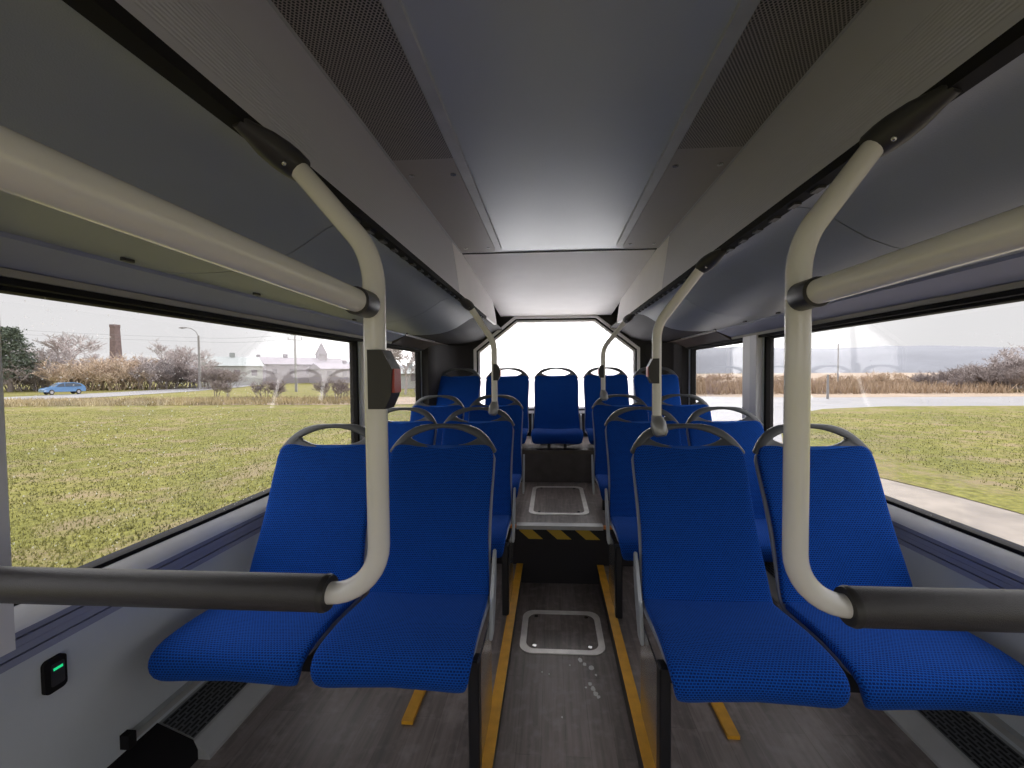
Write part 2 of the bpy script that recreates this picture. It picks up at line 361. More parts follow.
def sheet(bm, prof, y0, y1, th, ny=1, s=1, ztop=None):
    # open profile (x, z) extruded along y with thickness th on the outer / upper side
    n = len(prof); nrm = []
    for i in range(n):
        a = Vector(prof[max(0, i - 1)]); b = Vector(prof[min(n - 1, i + 1)]); d = (b - a).normalized(); nrm.append(Vector((-d.y, d.x)))
    ys = [y0 + (y1 - y0) * k / ny for k in range(ny + 1)]
    A = [[bm.verts.new((s * p[0], y, p[1])) for p in prof] for y in ys]
    D = [[bm.verts.new((s * (p[0] + q.x * th), y, p[1] + q.y * th)) for p, q in zip(prof, nrm)] for y in ys]
    for k in range(ny):
        for i in range(n - 1):
            bm.faces.new((A[k][i], A[k][i + 1], A[k + 1][i + 1], A[k + 1][i])); bm.faces.new((D[k][i], D[k + 1][i], D[k + 1][i + 1], D[k][i + 1]))
        bm.faces.new((A[k][0], A[k + 1][0], D[k + 1][0], D[k][0])); bm.faces.new((A[k][-1], D[k][-1], D[k + 1][-1], A[k + 1][-1]))
    for k in (0, ny):
        for i in range(n - 1): bm.faces.new((A[k][i], D[k][i], D[k][i + 1], A[k][i + 1]))
    return bm
def disc(bm, c, r, axis, a, b, seg=14, mi=0):
    return prism(bm, [(c[0] + r * math.cos(k * 2 * math.pi / seg), c[1] + r * math.sin(k * 2 * math.pi / seg)) for k in range(seg)], axis, a, b, mi)
def tag(o, label, cat, group=None):
    o['label'] = label; o['category'] = cat
    if group: o['group'] = group
    return o
def thing(name, loc, label, cat, group=None, rz=0):
    o = bpy.data.objects.new(name, None); C.objects.link(o); o.location = loc; o.rotation_euler.z = rz; o.empty_display_size = 0.1
    return tag(o, label, cat, group)
def struct(name, bm, m, parent=None, **k):
    o = obj(name, bm, m, parent, **k)
    if parent is None: o['kind'] = 'structure'
    return o

# ---------------------------------------------------------------- the shell of the bus
YF = -1.9
AW = 0.25
fl = bmesh.new()
box(fl, -AW, AW, YF, 2.40, -0.06, 0.0)
for s in (-1, 1):
    box(fl, *sorted((s * AW, s * 1.25)), YF, 2.40, -0.06, 0.115)
box(fl, -1.25, 1.25, 2.40, 3.35, -0.06, 0.355)
box(fl, -1.25, 1.25, 3.35, 4.10, -0.06, 0.625)
struct('floor', fl, 'vinyl')
WY = {-1: [(-1.8, -0.95), (-0.80, 0.55), (0.78, 2.45), (2.72, 3.65)], 1: [(-1.8, -0.95), (-0.80, 2.53), (2.73, 3.84)]}
ZS, ZT = 0.765, 1.487
for s, side in ((-1, 'left'), (1, 'right')):
    bm = bmesh.new(); X = sorted((s * 1.25, s * 1.31))
    box(bm, *X, YF, 4.16, 0.205, ZS); box(bm, *X, YF, 4.16, ZT, 2.06); box(bm, *X, YF, 4.16, -0.2, 0.205)
    e = [YF] + [v for ab in WY[s] for v in ab] + [4.16]
    for a, b in zip(e[::2], e[1::2]): box(bm, *X, a, b, ZS, ZT)
    struct('wall_' + side, bm, 'wall_panel')
    struct('baseboard_' + side, B(*sorted((s * 1.243, s * 1.25)), YF, 2.40, 0.115, 0.215), 'rubber')
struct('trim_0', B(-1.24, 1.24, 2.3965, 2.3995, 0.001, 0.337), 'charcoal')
struct('trim_30', B(-1.0, 1.0, 3.342, 3.349, 0.357, 0.60), 'riser')
# roof and ceiling
struct('ceiling', B(-0.62, 0.62, YF, 2.345, 1.985, 2.05), 'ceiling_grey')
rf = bmesh.new(); box(rf, -1.31, 1.31, YF, 4.16, 2.06, 2.10); struct('trim_1', rf, 'bus_skin')
rp = bmesh.new(); prism(rp, [(2.352, 1.983), (4.10, 1.853), (4.10, 1.90), (2.352, 2.03)], 'x', -0.56, 0.56)
t = struct('trim_2', rp, 'rear_panel_lit')
struct('trim_3', B(-0.60, 0.60, 2.345, 2.352, 1.979, 2.03), 'dark_plastic')
# windows
wn = 0
for s in (-1, 1):
    for (a, b) in WY[s]:
        wn += 1; bm = bmesh.new(); X0, X1 = sorted((s * 1.256, s * 1.30))
        g = 0.012
        ring(bm, [(a, ZS), (b, ZS), (b, ZT), (a, ZT)], [(a + 2 * g, ZS + g), (b - 2 * g, ZS + g), (b - 2 * g, ZT - g), (a + 2 * g, ZT - g)], 'x', X0, X1)
        f = struct('window_%d' % wn, bm, 'rubber')
        struct('pane', B(*sorted((s * 1.268, s * 1.273)), a + 2 * g - .004, b - 2 * g + .004, ZS + g - .004, ZT - g + .004), 'glass_wet', f)
# sill strips, header band, pillars
tn = 3
for s in (-1, 1):
    R = lambda a, b: sorted((s * a, s * b))
    side = 'left' if s < 0 else 'right'
    tn += 1; bm = bmesh.new(); prism(bm, [(s * 1.25, 0.766), (s * 1.218, 0.734), (s * 1.218, 0.722), (s * 1.25, 0.722)], 'y', YF, 3.66 if s < 0 else 3.86)
    struct('trim_%d' % tn, bm, 'alu', bevel=0.004)
    tn += 1; bm = bmesh.new()
    for k in range(4): box(bm, *R(1.236 + 0.004 * (k % 2), 1.25), YF, 3.66 if s < 0 else 3.86, 0.640 + 0.0195 * k, 0.657 + 0.0195 * k)
    struct('trim_%d' % tn, bm, 'band_blue')
    tn += 1; bm = bmesh.new()
    prism(bm, [(s * 1.115, 1.572), (s * 1.12, 1.560), (s * 1.215, 1.520), (s * 1.25, 1.520), (s * 1.25, 1.572)], 'y', YF, 2.90)
    struct('trim_%d' % tn, bm, 'band_blue')
    tn += 1; bm = bmesh.new()
    prism(bm, [(s * 1.217, 1.518), (s * 1.223, 1.502), (s * 1.25, 1.502), (s * 1.25, 1.518)], 'y', YF, 2.90); struct('trim_%d' % tn, bm, 'trim_beige')
    tn += 1; struct('trim_%d' % tn, B(*R(1.226, 1.25), YF, 3.64 if s < 0 else 3.85, 1.485, 1.501), 'rubber')
    tn += 1; bm = bmesh.new()
    prism(bm, [(s * 1.115, 1.572), (s * 1.12, 1.560), (s * 1.222, 1.502), (s * 1.25, 1.502), (s * 1.25, 1.572)], 'y', 2.912, 4.10)
    struct('trim_%d' % tn, bm, 'brown_plastic')
# pillars between the windows
for (s, a, b, m, bot) in ((-1, 0.56, 0.772, 'pillar_grey', 0.70), (-1, 2.47, 2.60, 'pillar_white', 0.77), (-1, 2.60, 2.70, 'pillar_grey', 0.77),
                     (1, 2.545, 2.625, 'pillar_grey', 0.77), (1, 2.625, 2.72, 'pillar_white', 0.77), (-1, -0.94, -0.81, 'pillar_grey', 0.70), (1, -0.94, -0.81, 'pillar_grey', 0.70)):
    tn += 1; struct('trim_%d' % tn, B(*sorted((s * (1.19 if a < 1 else 1.215), s * 1.25)), a, b, bot, 1.503), m, bevel=0.006)
# rear wall with the eight sided window opening
zb, zt = 0.86, 1.856
oct_ = [(-0.845, zb), (0.845, zb), (0.845, 1.52), (0.415, zt), (-0.415, zt), (-0.845, 1.52)]
def inset(p, d):
    n = len(p); out = []
    for i in range(n):
        a, b, c = Vector(p[i - 1]), Vector(p[i]), Vector(p[(i + 1) % n])
        u = (b - a).normalized(); v = (c - b).normalized(); n1 = Vector((-u.y, u.x)); n2 = Vector((-v.y, v.x)); m_ = (n1 + n2).normalized()
        out.append(tuple(b + m_ * (d / max(0.2, m_.dot(n1)))))
    return out
bm = bmesh.new()
rect = [(-1.31, 0.3), (1.31, 0.3), (1.31, 1.52), (1.2, 2.06), (-1.2, 2.06), (-1.31, 1.52)]
ring(bm, rect, oct_, 'y', 4.10, 4.16)
struct('wall_back', bm, 'charcoal')
bm = bmesh.new(); ring(bm, oct_, inset(oct_, 0.028), 'y', 4.085, 4.15)
wr = struct('window_%d' % (wn + 1), bm, 'pillar_white', bevel=0.004)
bm = bmesh.new(); ring(bm, inset(oct_, 0.028), inset(oct_, 0.044), 'y', 4.098, 4.145); struct('gasket', bm, 'rubber', wr)
bm = bmesh.new(); ring(bm, inset(oct_, 0.044), inset(oct_, 0.064), 'y', 4.105, 4.14); struct('inner_frame', bm, 'pillar_white', wr)
bm = bmesh.new(); prism(bm, inset(oct_, 0.06), 'y', 4.118, 4.123)
for f in bm.faces: f.material_index = 0 if f.calc_center_median().y < 4.119 else 1
bmesh.ops.recalc_face_normals(bm, faces=bm.faces)
o = struct('pane', bm, ['glass_misted', 'glass_clear'], wr)
# dark rear corner housings and corner pillars
for s in (-1, 1):
    y0 = 3.665 if s < 0 else 3.868
    bm = bmesh.new(); p = [(s * 1.25, y0)] + [(s * 1.19, y0), (s * 1.165, y0 + .02), (s * 1.14, y0 + 0.10), (s * 1.08, 3.99), (s * 1.0, 4.06), (s * 0.90, 4.099)] + [(s * 1.25, 4.099)]
    prism(bm, p, 'z', 0.625, 1.56)
    tn += 1; struct('trim_%d' % tn, bm, 'charcoal', smooth=True)
    prof = [(0.545, 1.72), (0.62, 1.712), (0.68, 1.675), (0.76, 1.622), (0.88, 1.588), (1.0, 1.578), (1.12, 1.577)]
    bm = bmesh.new(); sheet(bm, prof, 2.915, 4.099, 0.012, s=s)
    tn += 1; struct('trim_%d' % tn, bm, 'charcoal', smooth=True)

# ---------------------------------------------------------------- overhead covers, coves, rails, vents
side_name = {-1: 'left', 1: 'right'}
prof = [(0.551, 1.6895), (0.582, 1.6895), (0.610, 1.685), (0.64, 1.672), (0.69, 1.640), (0.74, 1.610), (0.80, 1.586), (0.86, 1.572), (0.93, 1.564), (1.0, 1.562), (1.06, 1.564), (1.118, 1.570)]
where = ['nearest the camera', 'in the middle of the row', 'at the rear window end']
for s in (-1, 1):
    for k, (a, b) in enumerate(((YF, 1.045), (1.05, 2.145), (2.15, 2.90))):
        t = thing('overhead_cover', (0, a, 0), 'curved dark grey overhead cover above the %s windows, %s' % (side_name[s], where[k]), 'cover panel', 'overhead covers')
        o = obj('cover_panel', sheet(bmesh.new(), prof, a, b, 0.008, s=s), 'panel_grey', t, smooth=True, angle=60); o.location.y = -a
        for yy in (a + 0.25 * (b - a) if k else 0.55, b - 0.14):
            o = obj('latch', prism(bmesh.new(), rrect(s * 1.05, yy, 0.006, 0.014, 0.004), 'z', 1.556, 1.563), 'dark_plastic', t); o.location.y = -a
def ztop(y): return 1.982 if y < 2.35 else 1.982 - (y - 2.35) * 0.0743
for s in (-1, 1):
    for k, (a, b) in enumerate(((YF, 2.095), (2.10, 3.52))):
        bm = bmesh.new(); ys = [a, b] if k == 0 else [a, 2.35, 3.40, 3.49, b]
        R_ = []
        for y in ys:
            zt_ = ztop(y); zb_ = 1.70; sh = 0
            if k and y == b: zt_ -= 0.05; zb_ += 0.03
            R_.append([bm.verts.new((s * (0.522 + (0.040) * ((z - 1.70) / 0.285)), y, z)) for z in (zb_, zb_ + .02, (zb_ + zt_) / 2, zt_)] + [bm.verts.new((s * 0.60, y, zt_)), bm.verts.new((s * 0.545, y, zb_))])
        for A_, D_ in zip(R_, R_[1:]):
            for i in range(6): bm.faces.new((A_[i], A_[(i + 1) % 6], D_[(i + 1) % 6], D_[i]))
        bm.faces.new(R_[0]); bm.faces.new(R_[-1][::-1])
        o = obj('duct_panel', bm, ('cove_ribbed', 'duct_pale_lit')[k])
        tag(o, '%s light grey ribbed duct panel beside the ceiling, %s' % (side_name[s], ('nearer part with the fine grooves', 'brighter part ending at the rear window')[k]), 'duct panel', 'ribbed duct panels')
    t = thing('ceiling_rail', (s * 0.530, 0, 1.69), 'black slotted rail along the %s edge of the ceiling holding the grab poles' % side_name[s], 'rail')
    bm = B(*sorted((s * -0.012, s * 0.020)), YF, 2.93, -0.012, 0.008)
    obj('rail_profile', bm, 'rubber', t)
    for k in range(24): y = 0.9 + k * 0.085; obj('spacer_block', B(0.0 if s > 0 else -0.016, 0.016 if s > 0 else 0.0, y, y + 0.03, -0.0175, -0.0121), 'dark_plastic', t)
    # perforated vent panel
    t = thing('ceiling_vent', (0, 0, 1.985), '%s long brown perforated vent panel let into the ceiling' % side_name[s], 'ceiling vent', 'perforated ceiling vents')
    def vp(inn, out, y1, r, n=8):
        p = [(s * out, YF), (s * out, y1)]
        for k in range(n + 1):
            a = math.radians(90 - 90 * k / n); p.append((s * (inn + r - r * math.cos(math.radians(90 * k / n)) * 0 - r * math.sin(math.radians(90 * k / n))), y1 - r + r * math.cos(math.radians(90 * k / n))))
        p.append((s * inn, YF)); return p
    obj('frame', prism(bmesh.new(), vp(0.318, 0.562, 2.30, 0.06), 'z', -0.012, -0.0005), 'alu_dull', t)
    obj('perforated_sheet', prism(bmesh.new(), vp(0.352, 0.548, 2.285, 0.05), 'z', -0.017, -0.0122), 'perf', t, bevel=0.002)
    for (x, y) in ((0.375, 1.38), (0.52, 1.38), (0.385, 2.20), (0.51, 2.20)):
        bm = disc(bmesh.new(), (s * x, y), 0.010, 'z', -0.0195, -0.0171); disc(bm, (s * x, y), 0.005, 'z', -0.021, -0.0195)
        obj('screw', bm, 'screw', t)

# ---------------------------------------------------------------- seats
def profile():
    cush = [(-.515, .318), (-.540, .330), (-.553, .355), (-.550, .386), (-.526, .406), (-.475, .415), (-.40, .416), (-.32, .409), (-.26, .402), (-.212, .398)]
    back = [(-.212, .398), (-.196, .425), (-.180, .47), (-.158, .53), (-.130, .60), (-.100, .67), (-.070, .74), (-.042, .80), (-.018, .855), (-.008, .884)]
    return cush, back
def loft_pad(prof, width, thick, shift=0.0, extra=0.0, e=0.35, seg=28, dish=0.012, conc=0.0):
    bm = bmesh.new(); uvl = bm.loops.layers.uv.new('UVMap'); P = [Vector(p) for p in prof]; n = len(P)
    L = [0]
    for a, b in zip(P, P[1:]): L.append(L[-1] + (b - a).length)
    rings = []; uvs = []
    for i in range(n):
        d = (P[min(i + 1, n - 1)] - P[max(i - 1, 0)]).normalized(); nn = Vector((d.y, -d.x))   # (y,z) : outward = towards the sitter
        if nn.x > 0 and nn.y <= 0: pass
        nn = Vector((-d.y, d.x))
        w_ = width(L[i] / L[-1]) + extra; row = []; ur = []
        for k in range(seg):
            a = 2 * math.pi * k / seg; c, s_ = math.cos(a), math.sin(a)
            x = w_ * math.copysign(abs(c) ** e, c); h = thick / 2 * math.copysign(abs(s_) ** 0.55, s_)
            off = h - thick / 2 + shift + dish * (x / w_) ** 2 * (1 if s_ > -0.2 else 0.5)
            q = P[i] + nn * off + d * (conc * sm(0.8, 1.0, L[i] / L[-1]) * (min(1.0, (x / w_) ** 2 / 0.6) - 1))
            row.append(bm.verts.new((x, q.x, q.y))); ur.append((x, L[i] + (off * 0.0)))
        rings.append(row); uvs.append(ur)
    def face(vs, us):
        f = bm.faces.new(vs); f.smooth = True
        for l, u in zip(f.loops, us): l[uvl].uv = u
    for i in range(n - 1):
        for k in range(seg):
            j = (k + 1) % seg
            face((rings[i][k], rings[i][j], rings[i + 1][j], rings[i + 1][k]), (uvs[i][k], uvs[i][j], uvs[i + 1][j], uvs[i + 1][k]))
    face(rings[0][::-1], uvs[0][::-1]); face(rings[-1], uvs[-1])
    bmesh.ops.recalc_face_normals(bm, faces=bm.faces)
    return bm
def subdiv_prof(p, n):
    out = []
    for i in range(len(p) - 1):
        p0, p1, p2, p3 = (Vector(p[max(0, i - 1)]), Vector(p[i]), Vector(p[i + 1]), Vector(p[min(len(p) - 1, i + 2)]))
        for k in range(n):
            t = k / n
            out.append(0.5 * ((2 * p1) + (-p0 + p2) * t + (2 * p0 - 5 * p1 + 4 * p2 - p3) * t * t + (-p0 + 3 * p1 - 3 * p2 + p3) * t ** 3))
    out.append(Vector(p[-1])); return out
def sm(a, b, t): t = min(1, max(0, (t - a) / (b - a))); return t * t * (3 - 2 * t)
def w_cush(t):
    w_ = 0.222 - 0.012 * t
    if t < 0.34: w_ -= 0.045 * (1 - math.sqrt(max(0, 1 - (1 - t / 0.34) ** 2)))
    return w_
def w_back(t):
    w_ = 0.212 - 0.012 * sm(0, 0.45, t) + 0.006 * sm(0.5, 0.9, t)
    if t > 0.90: w_ -= 0.03 * (1 - math.sqrt(max(0, 1 - ((t - 0.90) / 0.10) ** 2)))
    return w_
cush_p, back_p = profile(); cush_p = subdiv_prof(cush_p, 2); back_p = subdiv_prof(back_p, 3)
SM = {}
SM['cushion'] = mesh(loft_pad(cush_p, w_cush, 0.035), 'fabric', True, 70)
SM['backrest'] = mesh(loft_pad(back_p, w_back, 0.030, conc=0.014), 'fabric', True, 70)
full = cush_p[4:-1] + back_p
def w_shell(t): return 0.214 - 0.010 * sm(0.3, 0.7, t) + 0.004 * sm(0.7, 1, t)
SM['shell'] = mesh(loft_pad([q for q in full], lambda t: w_shell(t) - (0.05 * (1 - sm(0, 0.12, t))) - (0.03 * sm(0.95, 1, t)), 0.014, shift=-0.026, extra=0.004, e=0.25), 'shell_grey', True, 60)
def handle_mesh():
    bm = bmesh.new(); n = 48
    def rec(z): return -0.008 + (z - 0.884) * 0.40 + 0.012
    rows = []
    def outer(a):
        c, s_ = math.cos(a), math.sin(a)
        x = 0.2135 * math.copysign(abs(c) ** 0.55, c); q = abs(x) / 0.2135
        return x, (0.862 + 0.100 * (1 - q ** 3.7) if s_ >= 0 else 0.862 - 0.015 * abs(s_) ** 0.4)
    def inner(a):
        c, s_ = math.cos(a), math.sin(a)
        x = 0.138 * math.copysign(abs(c) ** 0.9, c); q = abs(x) / 0.138
        return x, (0.908 + 0.038 * (1 - q ** 2.0) if s_ >= 0 else 0.908 - 0.030 * (1 - q ** 3))
    for fn, ys in ((outer, (-0.007, 0.0, 0.012, 0.018)), (inner, (0.018, 0.010, 0.0, -0.005))):
        for q, dy in enumerate(ys):
            k_in = 0.004 if q in (0, 3) else 0
            row = []
            for i in range(n):
                x, z = fn(2 * math.pi * i / n)
                if fn is outer: x *= 1 - k_in / 0.2; z = z - (k_in if z > 0.87 else 0)
                else: x *= 1 + k_in / 0.14; z = z + (k_in if z > 0.903 else -k_in)
                row.append(bm.verts.new((x, rec(z) + dy, z)))
            rows.append(row)
    for r in range(8):
        A_, D_ = rows[r], rows[(r + 1) % 8]
        for i in range(n): bm.faces.new((A_[i], A_[(i + 1) % n], D_[(i + 1) % n], D_[i]))
    return mesh(bm, 'handle_grey', True, 60)
SM['handle'] = handle_mesh()
def bracket_mesh(s):
    pts = [(-0.150, 0.535), (-0.140, 0.53), (-0.142, 0.45), (-0.168, 0.36), (-0.215, 0.275), (-0.262, 0.272), (-0.255, 0.33), (-0.228, 0.40), (-0.195, 0.46), (-0.172, 0.51)]
    bm = prism(bmesh.new(), [(y, z) for y, z in pts], 'x', s * 0.219, s * 0.231)
    bmesh.ops.bevel(bm, geom=bm.edges[:], offset=0.003, segments=2, affect='EDGES')
    return mesh(bm, 'bracket_grey', True, 50)
def frame_mesh():
    bm = bmesh.new(); box(bm, -0.17, 0.17, -0.42, -0.385, 0.30, 0.335); box(bm, -0.17, 0.17, -0.20, -0.165, 0.30, 0.335)
    for x in (-0.16, 0.16): box(bm, x - 0.012, x + 0.012, -0.44, -0.15, 0.332, 0.368)
    return mesh(bm, 'leg_black')
for s in (-1, 1): SM['bracket', s] = bracket_mesh(s)
SM['frame'] = frame_mesh()
def leg_mesh(s, h0):
    bm = bmesh.new(); box(bm, s * 0.205 - 0.016, s * 0.205 + 0.016, -0.455, -0.415, h0, 0.345)
    box(bm, *sorted((s * 0.15, s * 0.221)), -0.455, -0.415, 0.30, 0.335)
    bmesh.ops.bevel(bm, geom=bm.edges[:], offset=0.004, segments=1, affect='EDGES')
    return mesh(bm, 'leg_black')
def plate_mesh(s, h0):
    bm = bmesh.new(); prism(bm, [(-0.415, h0), (-0.22, h0), (-0.20, h0 + 0.02), (-0.20, 0.32), (-0.415, 0.32)], 'x', s * 0.213, s * 0.218)
    return mesh(bm, 'steel_plate')
for s in (-1, 1):
    for h in (0.0, 0.2): SM['leg', s, h] = leg_mesh(s, h); 
    SM['plate', s] = plate_mesh(s, 0.003)
SM['wallmount'] = mesh(box(box(bmesh.new(), -0.16, 0.30, -0.42, -0.385, 0.27, 0.30), -0.16, 0.30, -0.20, -0.165, 0.27, 0.30), 'leg_black')
SM['short_leg'] = mesh(B(-0.012, 0.012, -0.40, -0.36, 0.0, 0.33), 'leg_black')
def seat(x, y, z, label, group, side=None, leg=None, brackets=(), wall=0, short=()):
    t = thing('passenger_seat', (x, y, z), label, 'bus seat', group)
    link('cushion', SM['cushion'], t); link('backrest', SM['backrest'], t); link('seat_shell', SM['shell'], t); link('grab_handle', SM['handle'], t)
    link('underframe', SM['frame'], t)
    for s in brackets: link('side_bracket', SM['bracket', s], t)
    if leg: link('leg', SM['leg', leg[0], leg[1]], t)
    if leg and leg[1] == 0: link('leg_plate', SM['plate', leg[0]], t)['label'] = 'polished steel side plate of the leg'
    if wall:
        o = link('wall_mount', SM['wallmount'], t); o.scale.x = wall
    for (dx, h) in short:
        bm = B(dx - 0.012, dx + 0.012, -0.40, -0.365, h, 0.34); obj('leg', bm, 'leg_black', t)
    return t
PZ = 0.115
rows = [(1.56, 0.0, 'front row nearest the camera'), (2.33, 0.0, 'second row'), (3.08, 0.03, 'third row, raised')]
for (y, dz, rn) in rows:
    for s in (-1, 1):
        for a, x in ((0, 0.475), (1, 0.935)):
            lab = 'blue bus seat with grey grab handle, %s %s seat, %s' % (side_name[s], ('aisle', 'window')[a], rn)
            third = y > 3
            seat(s * x, y, PZ + dz, lab, 'blue double seats along the aisle', leg=(-s, 0.0) if (a == 0 and not third) else None,
                 brackets=(-s,) if a == 0 else (), wall=s if a else 0, short=((-s * 0.17, 0.21), (s * 0.1, 0.21)) if (third and a == 0) else ())
names = ['left end beside the dark corner', 'second from the left', 'centre seat facing the aisle', 'second from the right', 'right end beside the dark corner']
for k in range(5):
    seat((k - 2) * 0.47 + 0.0, 3.86, PZ + 0.25, 'blue seat in the back row under the rear window, ' + names[k], 'back row of five blue seats',
         brackets=(-1, 1) if k == 2 else (), short=((-0.07, 0.26), (0.07, 0.26)))

# ---------------------------------------------------------------- poles and rails
def ang_box(bm, c, hx, hy, hz): return box(bm, c[0] - hx, c[0] + hx, c[1] - hy, c[1] + hy, c[2] - hz, c[2] + hz)
def bracket_at(parent, base, end, s):
    # dark moulded socket: flat tongue on the rail widening into a collar round the tube end
    p0 = Vector(base); d = (Vector(end) - p0).normalized()
    bm = bmesh.new()
    dirn = Vector((s * 0.012, 0.0, 0.026))
    tip = Vector(end)
    m1 = p0 + d * 0.03
    pts = [p0 - d * 0.010, p0 + d * 0.012, m1, m1.lerp(tip, 0.35), m1.lerp(tip, 0.7), tip]
    tube(bm, pts, [0.0235, 0.0265, 0.0265, 0.0235, 0.016, 0.011], 16)
    o = obj('ceiling_bracket', bm, 'dark_plastic', parent, smooth=True)
    q = p0 + d * 0.028 + Vector((-s * 0.012, -0.012, -0.020))
    bm = bmesh.new(); bmesh.ops.create_uvsphere(bm, u_segments=10, v_segments=6, radius=0.0045, matrix=Matrix.Translation(q)); obj('screw', bm, 'screw', o, smooth=True)
def stop_button(parent, x, y, z, s, face_red=True):
    # s: direction (in x) the button faces
    bm = bmesh.new(); h = 0.048
    poly = [(x - s * 0.004, z - h), (x + s * 0.024, z - h), (x + s * 0.034, z - h * 0.55), (x + s * 0.036, z + h * 0.35), (x + s * 0.020, z + h), (x - s * 0.004, z + h)]
    prism(bm, poly, 'y', y - 0.022, y + 0.016)
    hb = obj('stop_button_housing', bm, 'dark_plastic', parent, bevel=0.004)
    bm = B(*sorted((x + s * 0.028, x + s * 0.0385)), y - 0.017, y + 0.011, z - 0.022, z + 0.017); obj('push_button', bm, 'red', hb, bevel=0.003)
RB = 0.0178
PX = {-1: 0.333, 1: 0.343}
for s in (-1, 1):
    t = thing('grab_pole', (s * PX[s], 0.65, 0.911), 'tall cream grab pole nearest the camera on the %s, bending into a black padded bar' % side_name[s], 'grab pole', 'front grab poles with padded bars')
    o0 = Vector(t.location)
    def L(*p): return Vector(p) - o0
    end = (s * 0.497, 0.705, 1.658)
    pts = fillet([L(s * 1.245, 0.65, 0.911), L(s * PX[s], 0.65, 0.911), L(s * PX[s], 0.65, 1.48), L(*end)], [0.085, 0.13])
    obj('tube', T(pts, RB, 20), 'pole_cream', t, smooth=True)
    p = [L(s * 1.225, 0.65, 0.911), L(s * 0.430, 0.65, 0.911)]
    o = obj('foam_sleeve', T(p, 0.0295, 28), 'foam_black', t, smooth=True); o['label'] = 'black foam padding'
    obj('sleeve_collar', T([L(s * 0.430, 0.65, 0.911), L(s * 0.426, 0.65, 0.911), L(s * 0.420, .65, .911)], [0.0305, 0.0305, 0.028], 28), 'dark_plastic', t, smooth=True)
    bm = T([L(s * 1.20, 0.65, 0.911), L(s * 1.249, 0.65, 0.911)], 0.036, 20); obj('wall_flange', bm, 'dark_plastic', t, smooth=True)
    bracket_at(t, L(*end), L(s * 0.530, .61, 1.682), s)
    if s < 0: stop_button(t, 0.0, 0.0, 1.275 - 0.911, 1)
    # lengthwise handrail
    r = thing('handrail', (s * 0.335, 0.625, 1.395), 'cream lengthwise handrail starting at the %s front pole and running past the camera' % side_name[s], 'handrail', 'lengthwise handrails')
    sl = 0.06 if s < 0 else 0.11
    obj('tube', T([(0, -0.02, 0), (s * sl * 2.4, -2.4, 0.10)], RB, 24), 'pole_cream', r, smooth=True)
    obj('end_joint', T([(0, 0.012, 0), (0, 0.004, 0), (0, -0.035, 0)], [0.016, 0.0215, 0.0215], 20), 'dark_plastic', r, smooth=True)
for (x, y, xe, ye, s, lab) in ((-0.38, 2.33, -0.507, 2.22, -1, 'thin cream grab pole clamped to the second row left aisle seat'),
                            (0.366, 1.56, 0.507, 1.455, 1, 'cream grab pole clamped to the front right aisle seat handle'),
                            (0.352, 3.08, 0.507, 2.92, 1, 'thin cream grab pole clamped to the third row right aisle seat')):
    dz = 0.03 if y > 3 else 0
    zc = PZ + dz + 0.963
    t = thing('grab_pole', (x, y, zc), lab, 'grab pole', 'poles clamped to seat handles')
    o0 = Vector(t.location)
    def L(*p): return Vector(p) - o0
    end = (xe - s * .01, ye + .01, 1.655)
    pts = fillet([L(x, y + .02, zc + 0.012), L(x, y + .02, 1.46), L(*end)], [0.13])
    obj('tube', T(pts, 0.0178, 16), 'pole_cream', t, smooth=True)
    bracket_at(t, L(*end), L(s * 0.530, ye - .09, 1.682), s)
    stop_button(t, 0.0, 0.02, 1.285 - zc, -s)
    bm = bmesh.new()
    tube(bm, [L(x, y + .02, zc + 0.035), L(x, y + .02, zc + 0.02)], 0.020, 16)
    tube(bm, [L(x, y + .018, zc + 0.024), L(x + s * .003, y + 0.008, zc + 0.004), L(x + s * 0.007, y - 0.008, zc - 0.03), L(x + s * 0.008, y - 0.012, zc - 0.042)], [0.021, 0.029, 0.029, 0.020], 16)
    obj('seat_clamp', bm, 'clamp_grey', t, smooth=True)

# ---------------------------------------------------------------- floor fittings
for s in (-1, 1):
    tag(obj('floor_marking_strip', B(*sorted((s * 0.223, s * 0.262)), YF, 2.395, 0.115, 0.121), 'yellow', bevel=0.002), 'long yellow edge strip along the %s side of the sunken aisle' % side_name[s], 'edge strip', 'yellow aisle edge strips')
    tag(obj('floor_marking_strip', B(*sorted((s * 0.510, s * 0.548)), 1.27, 1.62, 0.115, 0.127), 'yellow', bevel=0.002), 'short yellow floor strip under the front %s aisle seat' % side_name[s], 'edge strip', 'short yellow strips under the seats')
    tag(obj('aisle_edge_trim', B(*sorted((s * 0.235, s * 0.25)), YF, 2.395, 0.0, 0.114), 'dark_plastic'), 'dark skirting below the %s yellow aisle strip' % side_name[s], 'edge trim', 'dark aisle skirtings')
    tag(obj('step_edge_strip', B(*sorted((s * 0.262, s * 0.38)), 2.375, 2.40, 0.345, 0.360), 'orange', bevel=0.002), 'short orange strip on the step edge, %s of the aisle' % side_name[s], 'edge strip', 'orange step edge strips')
t = thing('step_nosing', (0, 2.40, 0.355), 'aluminium step edge with a yellow and black warning stripe below it', 'step edge')
obj('nosing_profile', B(-0.26, 0.26, -0.022, 0.03, -0.018, 0.005), 'alu_dull', t, bevel=0.003)
bm = B(-0.245, 0.245, -0.006, -0.0005, -0.082, -0.026); obj('warning_stripe', bm, 'hazard', t)
tag(obj('step_nosing', B(-0.62, 0.62, 3.328, 3.37, 0.60, 0.630), 'brown_plastic', bevel=0.004), 'brown rounded step edge below the back row', 'step edge')
